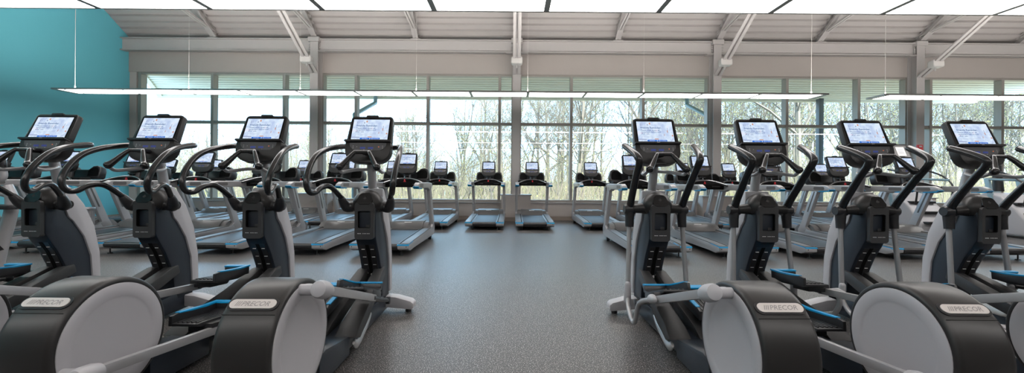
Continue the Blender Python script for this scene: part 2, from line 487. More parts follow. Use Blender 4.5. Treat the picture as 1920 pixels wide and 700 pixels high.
        for i in range(5):
            xx = s*(.062+.028*i); slab(xx, xx+s*.012, [(d0+.02, .058), (d0+.02, .069), (d1-.1, .069), (d1-.1, .058)])
        slab(s*.10, s*.25, [(.72, .0), (.72, .05), (.90, .05), (.90, .0)])
        po = pd.build('pedal', root, bevel=.004)
        pd = mb('blue')
        slab(s*.020, s*.050, [(d0+.05, .112), (d0+.05, .119), (d0+.14, .119), (d1-.10, .120), (d1+.022, .130), (d1+.022, .118), (d1-.10, .108), (d0+.14, .108)])
        slab(s*.04, s*.207, [(d1-.018, .113), (d1-.018, .124), (d1+.022, .130), (d1+.022, .118)])
        pd.build('pedal_trim', po, bevel=.002, label='cyan blue pedal edge')
    # --- upright
    body = [(3.39, 1.02), (3.365, .98), (3.365, .72), (3.40, .655), (3.46, .56), (3.515, .44), (3.545, .33), (3.56, .18), (3.58, .12), (3.76, .12), (3.77, .28), (3.765, .48), (3.715, .70), (3.64, .88), (3.55, 1.0), (3.50, 1.04)]
    m = mb('navy'); m.prism([(d-ZO, z) for d, z in body], -.085, .085)
    up_ = m.build('upright', root, bevel=.016, seg=2)
    cov = [(3.50, 1.10), (3.54, 1.10), (3.66, .94), (3.75, .74), (3.80, .50), (3.81, .27), (3.80, .17), (3.74, .17), (3.735, .30), (3.72, .48), (3.66, .66), (3.57, .80), (3.53, .84), (3.50, .92)]
    m = mb('grey'); m.prism([(d-ZO, z) for d, z in cov], -.100, .100)
    m.build('front_cover', root, bevel=.014, label='light grey wraparound front cover')
    # incline scale on the user's side
    def face_d(z):
        for (d0, z0), (d1, z1) in zip(body[2:], body[3:]):
            if z1 <= z <= z0: return d0+(d1-d0)*(z0-z)/(z0-z1)
        return 3.55
    m = mb('black')
    for z in (.62, .545, .47, .40):
        d = face_d(z)
    slot = [(face_d(z)-.003-ZO, z) for z in (.64, .56, .48, .40, .34)]
    m.prism(slot+[(y+.02, z) for y, z in reversed(slot)], -.060, .060)
    m.use('void'); m.prism([(y-.004, z) for y, z in slot]+[(y+.02, z) for y, z in reversed(slot)], -.014, .014)
    m.use('tick')
    for z in (.60, .53, .46, .385):
        d = face_d(z)-.006
        for x in (-.038, .036): m.box(P(x, d, z), (.026, .003, .004))
    m.box(P(.006, face_d(.40)-.012, .372), (.012, .008, .02))
    m.build('incline_scale', up_)
    # head with open recess
    m = mb('head')
    y0, y1 = 3.335-ZO, 3.50-ZO; x, z0, z1 = .070, .70, .985
    m.prism([(y0+.06, z0+.03), (y1, z0+.06), (y1, z1+.02), (y0+.06, z1+.01)], -x, x)
    hd = m.build('head', root, bevel=.008)
    nv = Vector((0, -1, 0)); Zv = Vector((0, 0, 1)); zc = (z0+z1)/2
    m = mb('head')
    inner = [(p[0], p[1]+.012) for p in rrect(.102, .138, .012, 5)]
    m.ring(rrect(2*x+.012, z1-z0+.01, .022, 5), inner, (0, y0, zc), (1, 0, 0), Zv, nv, .075)
    m.use('void').ring([(p[0]*1.002, p[1]) for p in inner], [(p[0]*.955, (p[1]-.012)*.97+.012) for p in inner], (0, y0+.006, zc), (1, 0, 0), Zv, nv, .066)
    m.build('head_bezel', hd)
    m = mb('void')
    m.plate(rrect(.11, .15, .012, 5), (0, y0+.058, zc+.012), (1, 0, 0), Zv, nv, .004)
    m.use('head').box((.022, y0+.04, zc-.044), (.03, .03, .02))
    m.use('tick')
    for i, xx in enumerate((-.048, -.038, -.028, -.008, .004, .016, .03, .042)):
        m.box((xx, y0-.001, .742), (.006 if i % 2 else .008, .002, .004))
    m.build('head_recess', hd, smooth=False, label='black holder opening')
    m = mb('satin'); m.ellipsoid(P(0, 3.44, .975), (.125, .10, .115), 28, 14, zmin=-.5)
    m.use('gloss'); m.plate(rrect(.124, .098, .035, 6, .105), P(0, 3.350, 1.022), (1, 0, 0), (0, .42, .907), (0, -.907, .42), .05)
    m.build('shoulder_cover', root, bevel=0)
    m = mb('grey'); m.tube([P(0, 3.585, .98), P(0, 3.56, 1.05), P(0, 3.545, 1.10)], [.07, .062, .048], 18); m.build('mast_collar', root)
    m = mb('silver'); m.tube([P(0, 3.56, .98), P(0, 3.535, 1.15), P(0, 3.49, 1.36)], [.038, .036, .034], 18); m.build('mast', root, label='silver console mast')
    # shoulder axle
    m = mb('satin')
    m.tube([P(-.20, 3.44, .95), P(-.13, 3.44, .955), P(0, 3.44, .96), P(.13, 3.44, .955), P(.20, 3.44, .95)], [.034, .042, .06, .042, .034], 16)
    m.build('axle', root)
    if swing:
        for s in (-1, 1):
            h = mb('grip')
            h.tube([P(s*.212, 3.47, .93), P(s*.218, 3.41, 1.03), P(s*.226, 3.26, 1.22), P(s*.230, 3.175, 1.32), P(s*.240, 3.18, 1.365), P(s*.262, 3.28, 1.42), P(s*.282, 3.39, 1.465)],
                   [.034, .029, .027, .027, .027, .026, .025], 14, 6, cap='round')
            ho = h.build('moving_handle', root, label='straight black swinging handle')
            k = mb('black'); k.tube([P(s*.175, 3.46, .945), P(s*.20, 3.46, .945), P(s*.245, 3.46, .945), P(s*.262, 3.46, .945)], [.044, .047, .047, .036], 20)
            k.tube([P(s*.215, 3.46, .96), P(s*.218, 3.455, .86), P(s*.22, 3.45, .80)], [.044, .036, .034], 16)
            k.build('pivot_boot', root)
            rd = mb('silver'); rd.tube([P(s*.22, 3.455, .83), P(s*.245, 3.40, .24)], .019, 14); rd.build('swing_rod', root, label='silver tube below the handle')
            th = math.radians(theta_r if s > 0 else theta_r+180)
            py = DC[0]+.255*math.cos(th); pz = DC[1]+.255*math.sin(th)
            # connecting link from rod foot to foot link
            wd = py+1.12*.96; wz = ramp_z(min(wd, 3.5))-.01
            f = .62; jd = py+(wd-py)*f; jz = pz+(wz-pz)*f
            cl = mb('silver'); cl.tube([P(s*.245, 3.40, .235), P(s*.262, 3.30, .15), P(s*.275, 3.12, .12), P(s*.285, 2.98, max(.15, jz-.10)), P(s*.285, jd, jz)], .017, 12, 6)
            cl.use('grey'); cl.tube([P(s*.246, 3.405, .20), P(s*.244, 3.398, .34)], [.03, .024], 14, cap='round')
            cl.tube([P(s*.27, jd+.06, jz-.01), P(s*.285, jd, jz+.005), P(s*.285, jd-.05, jz+.012)], [.026, .032, .018], 14, cap='round')
            cl.build('connecting_link', root)
    else:
        h = mb('grip')
        half = [(.175, 3.42, .965), (.20, 3.37, 1.03), (.24, 3.27, 1.115), (.268, 3.18, 1.115), (.286, 3.10, 1.075), (.303, 3.045, 1.085), (.314, 3.025, 1.15), (.318, 3.07, 1.25), (.315, 3.17, 1.35), (.295, 3.30, 1.41), (.262, 3.46, 1.445), (.236, 3.56, 1.457), (.195, 3.605, 1.457), (.10, 3.62, 1.45), (0, 3.62, 1.45)]
        for s in (-1, 1):
            h = mb('grip'); h.tube([P(s*x, d, z) for x, d, z in half], [.022]+[.0205]*5+[.022]*(len(half)-6), 12, 6)
            h.build('fixed_handle', root, label='long curved black handle loop')
            k = mb('black'); k.tube([P(s*.14, 3.44, .95), P(s*.175, 3.425, .95), P(s*.20, 3.38, 1.02)], [.046, .043, .027], 16, 4, cap='round'); k.build('pivot_boot', root)
    # front pulse handlebar
    m = mb('silver')
    lo = [(-.150, 3.22, 1.255), (-.158, 3.27, 1.235), (-.150, 3.33, 1.238), (-.10, 3.43, 1.255), (0, 3.51, 1.262), (.10, 3.43, 1.255), (.150, 3.33, 1.238), (.158, 3.27, 1.235), (.150, 3.22, 1.255)]
    m.tube([P(*p) for p in lo], .0135, 10, 5); m.build('handlebar', root)
    m = mb('grip')
    upb = [(-.142, 3.195, 1.272), (-.118, 3.215, 1.30), (-.062, 3.27, 1.385), (-.045, 3.285, 1.392), (.045, 3.285, 1.392), (.062, 3.27, 1.385), (.118, 3.215, 1.30), (.142, 3.195, 1.272)]
    m.tube([P(*p) for p in upb], [.030, .022, .0155, .0155, .0155, .0155, .022, .030], 12, 3, cap='round')
    m.build('pulse_grip', root)
    m = mb('black'); m.box(P(0, 3.40, 1.315), (.10, .09, .02)); m.tube([P(0, 3.45, 1.40), P(0, 3.40, 1.39), P(0, 3.29, 1.39)], .018, 10); m.build('console_neck', root, bevel=.005)
    make_console(root, 3.43-ZO, 1.48)
    return root

# ------------------------------------------------------------------ treadmill (local y = 0 at its rear end)
def make_treadmill():
    root = empty('treadmill', (0, 0, 0))
    for s in (-1, 1):
        m = mb('silver')
        prof = [(.0, .115), (-.005, .165), (.02, .185), (.30, .200), (1.80, .245), (1.90, .30), (2.02, .30), (2.10, .20), (2.08, .10), (1.9, .085), (.35, .085), (.12, .075)]
        m.prism(prof, s*.275, s*.452)
        rail = m.build('side_rail', root, bevel=.012)
        t = mb('hood'); t.prism([(.012, .182), (.012, .198), (.30, .213), (1.74, .256), (1.74, .240), (.3, .198)], s*.285, s*.448)
        t.use('void').prism([(.03, .1985), (.03, .2005), (.30, .2155), (1.70, .2575), (1.70, .25), (.3, .20)], s*.300, s*.325)
        t.build('rail_top', root, bevel=.003)
        b = mb('blue'); b.prism([(-.006, .168), (-.006, .182), (.02, .190), (.26, .203), (.30, .198), (.02, .180)], s*.273, s*.4545)
        b.build('rail_trim', rail, label='cyan blue trim line')
        k = mb('void'); k.box((s*.415, -.006, .150), (.008, .004, .016)); k.build('screw', rail)
        # upright
        u = mb('silver')
        u.prism([(1.86, .26), (1.80, .25), (1.88, .30), (1.54, 1.06), (1.66, 1.08), (1.70, 1.04), (2.02, .34), (2.10, .22), (2.02, .18), (1.9, .2)], s*.385, s*.456)
        uo = u.build('upright', root, bevel=.012)
        g = mb('hood'); g.prism([(1.80, .60), (1.62, 1.0), (1.655, 1.0), (1.835, .60)], s*.383, s*.458); g.build('upright_groove', uo)
        # arm
        a = mb('silver')
        a.prism([(.62, 1.095), (.60, 1.06), (.64, 1.035), (.80, 1.025), (1.40, 1.02), (1.50, .99), (1.70, .99), (1.78, 1.06), (1.78, 1.11), (1.5, 1.125), (.72, 1.13)], s*.372, s*.456)
        ao = a.build('handrail', root, bevel=.016, seg=3)
        b = mb('blue'); b.prism([(.605, 1.062), (.592, 1.055), (.63, 1.024), (.86, 1.012), (.86, 1.026), (.64, 1.040)], s*.366, s*.462); b.build('handrail_trim', ao, label='cyan blue handrail tip')
        r = mb('hood')
        for xx in (s*.3705, s*.4575):
            r.plate(rrect(.25, .055, .026, 5), (xx, .86, 1.076), (0, 1, 0), (0, 0, 1), (1 if xx > s*.4*1 else -1, 0, 0), .002)
        r.build('handrail_recess', ao, smooth=False)
        f = mb('black'); f.tube([(s*.30, .13, 0.0), (s*.30, .13, .012), (s*.30, .13, .014), (s*.30, .13, .09)], [.034, .030, .010, .010], 14); f.build('foot', root)
        w = mb('black'); w.lathe([(-.03, .04), (-.025, .05), (.025, .05), (.03, .04)], (s*.40, 1.86, .05), 18); w.build('wheel', root)
    m = mb('belt'); m.prism([(.03, .165), (.06, .192), (1.80, .235), (1.80, .17), (.06, .11), (.03, .135)], -.278, .278); m.build('belt', root, bevel=.012)
    m = mb('black'); m.tube([(-.277, .035, .150), (.277, .035, .150)], .046, 18); m.build('rear_roller', root)
    m = mb('black'); m.span(-.275, .275, .12, 2.0, .075, .15); m.build('deck_frame', root)
    m = mb('hood'); hp = [(1.62, .225), (1.64, .245), (1.72, .33), (1.80, .365), (1.95, .375), (2.15, .34), (2.26, .24), (2.26, .09), (1.9, .08), (1.7, .12)]
    m.prism(hp, -.30, .30); m.prism([(p[0]+.02, p[1]-.02) for p in hp], -.40, .40)
    hood = m.build('motor_hood', root, bevel=.018)
    m = mb('tick'); R = Matrix.Rotation(math.radians(-24), 3, 'X'); m.box((0, 1.752, .3475), (.14, .004, .016), Matrix.Rotation(math.radians(-65), 3, 'X') @ Matrix.Identity(3)); m.build('hood_badge', hood)
    # cross bar
    m = mb('black')
    m.tube([(-.44, 1.30, 1.085), (-.38, 1.36, 1.10), (-.25, 1.46, 1.15), (-.10, 1.50, 1.185), (.10, 1.50, 1.185), (.25, 1.46, 1.15), (.38, 1.36, 1.10), (.44, 1.30, 1.085)], .018, 10, 4)
    m.use('steel'); m.tube([(-.36, 1.355, 1.118), (-.25, 1.44, 1.163), (-.10, 1.478, 1.199), (.10, 1.478, 1.199), (.25, 1.44, 1.163), (.36, 1.355, 1.118)], .006, 6, 3)
    m.build('crossbar', root)
    m = mb('void'); m.prism([(1.50, 1.03), (1.49, 1.12), (1.53, 1.17), (1.72, 1.17), (1.72, 1.03)], -.385, .385); m.use('black')
    for s in (-1, 1): m.box((s*.22, 1.492, 1.085), (.17, .02, .035))
    m.build('front_beam', root, bevel=.01)
    m = mb('red'); m.box((0, 1.47, 1.160), (.026, .02, .036)); m.box((0, 1.47, 1.138), (.046, .02, .012)); m.build('stop_key', root, bevel=.006, label='red stop key')
    m = mb('black')
    pts = [(-.335, 1.16), (.335, 1.16), (.362, 1.20), (.362, 1.30), (.335, 1.385), (.28, 1.41), (.20, 1.40), (.12, 1.33), (-.12, 1.33), (-.20, 1.40), (-.28, 1.41), (-.335, 1.385), (-.362, 1.30), (-.362, 1.20)]
    m.plate(pts, (0, 1.60, 0), (1, 0, 0), (0, .25, 1), (0, -1, .25), .14)
    w = m.build('wing_tray', root, bevel=.02, seg=3)
    for s in (-1, 1):
        m = mb('void')
        pts = [(s*.13, 1.20), (s*.32, 1.20), (s*.335, 1.23), (s*.33, 1.31), (s*.305, 1.36), (s*.26, 1.375), (s*.20, 1.36), (s*.13, 1.30)]
        m.plate(pts, (0, 1.596, 0), (1, 0, 0), (0, .25, 1), (0, -1, .25), .004)
        m.build('cup_pocket', w, smooth=False)
    m = mb('black'); m.tube([(0, 1.66, 1.12), (0, 1.70, 1.30), (0, 1.74, 1.42)], [.07, .06, .05], 14); m.box((0, 1.58, 1.255), (.11, .05, .02)); m.build('console_neck', root)
    make_console(root, 1.63, 1.455)
    return root

# ------------------------------------------------------------------ place the cardio machines
f_ = 780.0
def place_ell(X, label, group, swing, th, d):
    o = make_elliptical('elliptical_trainer', label, group, swing, th)
    ph = d/1.63
    o.location = (X+.63*ph, ZO, 0); o.rotation_euler = (0, 0, ph)
GL, GR = 'curved-handle ellipticals on the teal-wall side', 'swing-arm ellipticals on the other side of the aisle'
place_ell(-1.195, 'elliptical with curved black handle loops standing right beside the aisle', GL, False, 95, .023)
place_ell(-2.09, 'elliptical with curved handle loops, second from the aisle', GL, False, 196, -.019)
place_ell(-2.97, 'elliptical with curved handle loops, third from the aisle', GL, False, 95, -.005)
place_ell(-3.865, 'elliptical with curved handle loops, farthest from the aisle, before the teal wall', GL, False, 196, 0)
place_ell(1.185, 'elliptical with straight swinging handles on silver rods, right beside the aisle', GR, True, 275, .027)
place_ell(2.055, 'elliptical with straight swinging handles, second from the aisle', GR, True, 18, -.008)
place_ell(2.94, 'elliptical with straight swinging handles, third from the aisle', GR, True, 275, 0)
place_ell(3.84, 'elliptical with straight swinging handles, fourth and last from the aisle', GR, True, 18, 0)

ORD = ['first', 'second', 'third', 'fourth', 'fifth', 'sixth', 'seventh', 'eighth']
tm = make_treadmill(); index_kids()
spots = []
for i in range(7): spots.append((-2.03-1.303*i, 6.32, 'grey treadmill behind the curved-handle ellipticals, %s from the aisle in its row' % ORD[i], 'middle treadmill row on the teal-wall side'))
for i in range(5): spots.append((2.275+1.315*i, 6.32, 'grey treadmill behind the swing-arm ellipticals, %s from the aisle in its row' % ORD[i], 'middle treadmill row by the swing-arm ellipticals'))
for i, x in enumerate((916.5, 827, 739, 655, 573, 489, 405, 320)): spots.append(((x-962)/68.3, 9.70, 'grey treadmill facing the window, %s from the centre column towards the teal wall' % ORD[i], 'window treadmill row on the teal-wall side'))
for i, x in enumerate((997.5, 1106.6, 1192, 1278, 1364, 1450, 1537)): spots.append(((x-962)/68.3, 9.70, 'grey treadmill facing the window, %s from the centre column away from the teal wall' % ORD[i], 'window treadmill row beyond the swing-arm ellipticals'))
for i, (x, y, lab, g) in enumerate(spots):
    o = tm if i == 0 else copy_tree(tm)
    o.location = (x, y, 0); tag(o, lab, 'treadmill', g)

# ------------------------------------------------------------------ other machines
def make_bike():
    r = empty('exercise_bike', (-5.80, 4.75, 0)); tag(r, 'silver exercise bike with curved post between the ellipticals and the teal wall', 'exercise bike')
    m = mb('silver'); m.tube([(-.12, -.02, .06), (-.09, .0, .25), (-.05, .02, .45), (.0, .04, .68), (.035, .04, .90), (.0, .02, 1.08)], [.085, .075, .066, .06, .058, .045], 18, 5); m.build('post', r)
    m = mb('grey'); m.prism([(-.55, .05), (-.5, .30), (-.2, .46), (.1, .42), (.2, .1), (.2, .05)], -.62, -.22); m.build('body_shell', r, bevel=.03, seg=3)
    m = mb('black'); m.tube([(-.22, -.1, .30), (-.12, -.09, .36), (-.06, -.02, .42)], [.06, .08, .10], 14, 3); m.build('post_boot', r)
    m = mb('silver'); m.tube([(-.3, -.12, 1.08), (-.10, -.06, 1.13), (-.01, -.02, 1.16), (.0, -.02, 1.24), (.0, -.03, 1.29)], .036, 14, 5); hb = m.build('handlebar', r)
    mb('grip').tube([(.0, -.03, 1.28), (.0, -.035, 1.36)], .04, 14, cap='round').build('grip', hb)
    mb('silver').tube([(-.3, -.02, 1.10), (-.1, .0, 1.0), (.05, .03, .95)], .03, 12, 4).build('brace', r)
    m = mb('black'); m.plate(rrect(.55, .16, .05, 5), (-.05, -.06, .86), (1, 0, 0), (0, 1, 0), (0, 0, 1), .05); m.build('tray', r, bevel=.008)
    m = mb('black'); m.plate(rrect(.24, .28, .08, 5, .15), (-.35, -.62, .93), (1, 0, 0), (0, 1, 0), (0, 0, 1), .07); m.build('saddle', r, bevel=.02)
    mb('silver').tube([(-.3, -.45, .4), (-.35, -.62, .88)], .035, 12).build('saddle_post', r)
    m = mb('black'); m.span(-.3, .25, -.75, -.67, 0, .06); m.span(-.3, .25, .18, .26, 0, .06); m.span(-.07, .02, -.7, .2, .02, .09); m.build('base', r, bevel=.015)
make_bike()

def make_climber(x, y, label, screen=True):
    r = empty('stair_climber', (x, y, 0)); tag(r, label, 'stair climber', 'stair climbers by the far windows')
    m = mb('grey'); m.prism([(.0, .05), (.0, .28), (.25, .62), (.55, .90), (.85, .98), (1.05, .90), (1.12, .3), (1.12, .05)], -.36, .36); m.build('body_shell', r, bevel=.05, seg=3)
    for i in range(3):
        m = mb('black'); m.box((0, .02+.2*i, .30+.22*i), (.56, .26, .05)); m.build('step', r, bevel=.01)
    for s in (-1, 1):
        m = mb('outmetal'); m.prism([(.62, .5), (.70, .5), (.86, 1.30), (.76, 1.30)], s*.33, s*.39); m.build('frame_post', r, bevel=.01)  # blue in this colour stands in for sky reflected on grey metal
        m = mb('black'); m.tube([(s*.37, .80, 1.50), (s*.40, .55, 1.45), (s*.41, .25, 1.32), (s*.40, .05, 1.10), (s*.38, .1, .7)], .019, 10, 6); m.build('handrail', r)
        m = mb('outmetal'); m.tube([(s*.36, .82, 1.28), (s*.36, .1, 1.25)], .026, 10); m.build('side_rail', r)  # grey rail with the same sky reflection put into its colour
    m = mb('black'); m.tube([(-.36, .82, 1.28), (0, .9, 1.30), (.36, .82, 1.28)], .03, 10, 4); m.tube([(0, .9, 1.0), (0, .92, 1.6)], [.10, .07], 14); m.build('console_post', r)
    if screen:
        t = Vector((0, .40, .917)).normalized(); n = Vector((0, -t.z, t.y)); o = Vector((0, .85, 1.90)); X = Vector((1, 0, 0))
        m = mb('black'); m.plate(rrect(.42, .50, .05, 5, .40), o, X, t, n, .06); c = m.build('console', r, bevel=.012)
        m = mb('hood'); m.plate(rrect(.34, .32, .02, 4), o+t*.05+n*.002, X, t, n, .004); m.build('bezel', c, smooth=False)
        m = mb('paper'); m.plate(rrect(.20, .24, .004, 2), o+t*.045+n*.004, X, t, n, .002); m.use('scr_pale')
        for k in range(6): m.plate(rrect(.13, .006, .002, 2), o+t*(.10-.022*k)+n*.0052, X, t, n, .001)
        m.build('notice_sheet', c, smooth=False, label='white notice sheet')
        m = mb('black'); m.plate(rrect(.40, .05, .02, 4), o-t*.20+n*.05, X, t, n, .08); m.use('red').plate(rrect(.10, .018, .005, 3), o-t*.20+n*.053+X*.05, X, t, n, .004); m.build('ledge', c, bevel=.004)
make_climber(9.38, 9.2, 'stair climber with tall dark console and white notice, near the red alarm', True)
make_climber(11.25, 8.75, 'pale grey stair climber with grey metal frame tinted blue for sky reflection, beyond the last elliptical', False)

# waste bin
r = empty('waste_bin', (-7.88, 7.7, 0)); tag(r, 'slim ribbed metal waste bin standing between two treadmills near the teal wall', 'bin')
m = mb('silver'); n = 40; V = []; 
for z, rr in ((0, .095), (.58, .108)):
    for k in range(n): V.append(((rr-(.006 if k % 2 else 0))*math.cos(2*PI*k/n), (rr-(.006 if k % 2 else 0))*math.sin(2*PI*k/n), z))
m.add(V, [(k, (k+1) % n, n+(k+1) % n, n+k) for k in range(n)]+[tuple(range(n-1, -1, -1))]); m.build('bin_body', r, smooth=False)
mb('steel').lathe([(.57, .110), (.58, .114), (.61, .114), (.62, .109), (.615, .10)], (0, 0, 0), 32, 'Z').build('rim', r)

# ------------------------------------------------------------------ room shell
XL, XR, YB, YW = -11.36, 17.0, -7.0, 12.3
m = mb('floor'); m.span(XL-.2, XR+.2, YB-.2, YW+.3, -.2, 0); struct(m.build('floor', smooth=False))
SL = .68; ZD = 5.36
def deck_z(y): return ZD+SL*(12.2-y)
YR = 6.2
# corrugated deck, ribs along X
m = mb('deck'); pr = []
y = 12.62; step = .205
nrm = Vector((0, SL, 1)).normalized(); along = Vector((0, -1, SL)).normalized()
s0 = Vector((0, 12.62, deck_z(12.62))); d = 0; Ltot = (12.62-YR)*math.sqrt(1+SL*SL)
while d < Ltot:
    for (dd, h) in ((0, 0), (.10, 0), (.125, .06), (.18, .06)):
        p = s0+along*min(Ltot, d+dd)+nrm*h; pr.append((p.y, p.z))
    d += step
pr += [(YR, deck_z(YR)), (YB-.2, deck_z(YR))]
V = []; 
for (yy, zz) in pr: V += [(XL-.2, yy, zz), (XR+.2, yy, zz)]
m.add(V, [(2*i, 2*i+1, 2*i+3, 2*i+2) for i in range(len(pr)-1)])
V = [(x, yy, zz+.25) for (yy, zz) in ((12.62, deck_z(12.62)), (YR, deck_z(YR)), (YB-.2, deck_z(YR))) for x in (XL-.2, XR+.2)]
m.add(V, [(0, 1, 3, 2), (2, 3, 5, 4)])
struct(m.build('ceiling', smooth=False, recalc=False))
ztop = deck_z(YR)
m = mb('teal'); m.prism([(YB-.2, -.05), (YW+.32, -.05), (YW+.32, deck_z(YW+.32)), (YR, ztop+.02), (YB-.2, ztop+.02)], XL-.2, XL); struct(m.build('wall_left', smooth=False))
m = mb('plain'); m.prism([(YB-.2, -.05), (YW+.32, -.05), (YW+.32, deck_z(YW+.32)), (YR, ztop+.02), (YB-.2, ztop+.02)], XR, XR+.2); struct(m.build('wall_right', smooth=False))
m = mb('plain'); m.span(XL-.2, XR+.2, YB-.2, YB, -.05, ztop+.05); struct(m.build('wall_back', smooth=False))
# window wall: parapet, fascia, upper wall
MX = [(801-962)/63.4+134.7/63.4*k for k in range(-4, 13)]
m = mb('lowwall'); m.span(XL-.1, XR+.1, YW, YW+.32, -.05, .50)
m.use('fascia'); m.span(XL-.1, XR+.1, YW-.03, YW+.32, 4.30, 4.92)
m.span(XL-.1, XR+.1, YW+.10, YW+.32, 4.90, 5.40)
m.use('lowwall'); m.span(XL-.05, MX[0]-.12, YW, YW+.32, .4, 4.35)
COLX = [-5.76, .08, 5.87, 11.72]
m.use('lowwall')
for i, cx in enumerate(COLX): m.span(cx-.42, cx+.43, YW-.36, YW+.1, 0, .74)
struct(m.build('wall_front', smooth=False))
m = mb('base'); m.span(XL, XR, YW-.02, YW+.01, 0, .115)
for cx in COLX: m.span(cx-.44, cx+.45, YW-.38, YW-.3, 0, .115)
struct(m.build('baseboard_front', smooth=False))
m = mb('sill'); m.span(XL, XR, YW-.05, YW+.2, .50, .53)
for cx in COLX: m.span(cx-.45, cx+.46, YW-.39, YW+.1, .735, .765)
struct(m.build('trim_1', bevel=.004, smooth=False))
m = mb('base'); m.span(XL, XL+.015, YB, YW-.02, 0, .115); struct(m.build('baseboard_left', smooth=False))
# windows: one per bay
edges = [MX[0]-.06] + COLX + [XR]
for b in range(5):
    x0 = edges[b]+(.10 if b else 0); x1 = edges[b+1]-(.10 if b < 4 else 0)
    fr = mb('frame'); gl = mb('glass')
    ms = [x for x in MX if x0+.12 < x < x1-.12]
    xs = [x0]+ms+[x1]
    Y0, Y1 = YW-.01, YW+.20
    for x in ms: fr.span(x-.04, x+.04, Y0, Y1, .53, 4.31)
    fr.span(x0-.005, x0+.085 if b == 0 else x0+.045, Y0, Y1, .53, 4.31); fr.span(x1-.045, x1+.005, Y0, Y1, .53, 4.31)
    fr.span(x0, x1, Y0+.005, Y1, 4.24, 4.305); fr.span(x0, x1, Y0+.005, Y1, .53, .60); fr.span(x0, x1, Y0+.02, Y1-.01, 2.80, 2.88)
    w = fr.build('window_%d' % (b+1), bevel=.004, smooth=False); struct(w)
    gl.span(x0+.02, x1-.02, YW+.135, YW+.145, .57, 4.28)
    gl.v = gl.v; g = MB().use('glass'); g.add([(x0+.02, YW+.14, .57), (x1-.02, YW+.14, .57), (x1-.02, YW+.14, 4.28), (x0+.02, YW+.14, 4.28)], [(0, 1, 2, 3)])
    g.build('glass', w, smooth=False, recalc=False)
# steel columns
for cx in COLX:
    m = mb('steelpaint'); m.span(cx-.115, cx+.115, 11.98, 12.0, .74, 5.16); m.span(cx-.012, cx+.012, 12.0, 12.26, .74, 5.16); m.span(cx-.115, cx+.115, 12.25, 12.275, .74, 5.16)
    m.span(cx-.16, cx+.16, 11.93, 12.28, 5.13, 5.26)
    for s in (-1, 1):
        m.span(cx+s*.13-.01, cx+s*.13+.01, 12.02, 12.1, 4.9, 5.12); m.span(cx+s*.22-.09, cx+s*.22+.09, 11.98, 12.15, 4.84, 4.87)
        for k in range(4): m.lathe([(-.02, .015), (.02, .015)], (cx+s*.15, 12.02, 4.93+.05*k), 8)
    struct(m.build('column', bevel=.003, smooth=False))
# spandrel beam in bays
be = [XL]+COLX+[XR]
for i in range(5):
    a = be[i]+(.12 if i else 0); b = be[i+1]-(.12 if i < 4 else 0)
    m = mb('steelpaint'); m.span(a, b, 12.06, 12.085, 4.86, 5.22); m.span(a, b, 11.98, 12.18, 5.20, 5.225); m.span(a, b, 11.98, 12.18, 4.86, 4.885)
    m.use('void') ; struct(m.build('trim_%d' % (i+2), smooth=False))
# joists under the deck, hangers, chords, struts
JX = [.08+2.93*k for k in range(-3, 6)]
def sloped(m, x, w, ya, za, yb, zb, h):
    """bar from (ya,za) to (yb,zb), height h, width w"""
    d = Vector((0, yb-ya, zb-za)).normalized(); n = Vector((0, -d.z, d.y));
    if n.z < 0: n = -n
    o = [(ya, za), (yb, zb)]
    m.prism([(ya, za), (yb, zb), (yb+n.y*h, zb+n.z*h), (ya+n.y*h, za+n.z*h)], x-w/2, x+w/2)
for jx in JX:
    m = mb('steelpaint')
    off = -.20
    y0, y1 = 12.15, YR+.1
    sloped(m, jx, .02, y0, deck_z(y0)+off, y1, deck_z(y1)+off, .17)
    sloped(m, jx, .16, y0, deck_z(y0)+off, y1, deck_z(y1)+off, .02)
    sloped(m, jx, .16, y0, deck_z(y0)+off+.20, y1, deck_z(y1)+off+.20, .02)
    struct(m.build('roof_beam', smooth=False))
    m = mb('steelpaint')
    sloped(m, jx-.035, .05, 12.05, 5.40, YR, 5.40+.17*(12.05-YR), .05); sloped(m, jx+.035, .05, 12.05, 5.40, YR, 5.40+.17*(12.05-YR), .05)
    m.span(jx-.02, jx+.02, 12.02, 12.07, 5.22, 5.46); m.span(jx-.14, jx+.14, 12.0, 12.1, 5.225, 5.25)
    struct(m.build('roof_beam', smooth=False))
for i, cx in enumerate(COLX):
    m = mb('steelpaint')
    for s in (-1, 1): sloped(m, cx+s*.062, .085, 11.98, 4.22, 7.0, 4.22+.64*(11.98-7.0), .03); sloped(m, cx+s*.028, .014, 11.98, 4.22, 7.0, 4.22+.64*(11.98-7.0), .09)
    struct(m.build('roof_beam', smooth=False))
    r = empty('wall_speaker', (cx, 11.52, 4.50)); tag(r, ['white wall speaker on the roof strut nearest the teal wall', 'white wall speaker on the strut over the centre column', 'white wall speaker on the strut of the next column after the centre', 'white wall speaker on the strut above the red alarm'][i], 'speaker', 'speakers on the column struts')
    m = mb('devwhite'); m.plate(rrect(.32, .20, .05, 5), (0, -.05, 0), (1, 0, 0), (0, .1, 1), (0, -1, .1), .16); m.build('cabinet', r, bevel=.012)
    m = mb('cable'); m.plate(rrect(.28, .16, .04, 5), (0, -.053, 0), (1, 0, 0), (0, .1, 1), (0, -1, .1), .004); m.build('speaker_face', r, smooth=False)
    m = mb('steelpaint'); m.box((0, .1, .05), (.04, .15, .08)); m.tube([(0, .05, -.08), (0, .05, -.2)], .02, 8); m.build('bracket', r)
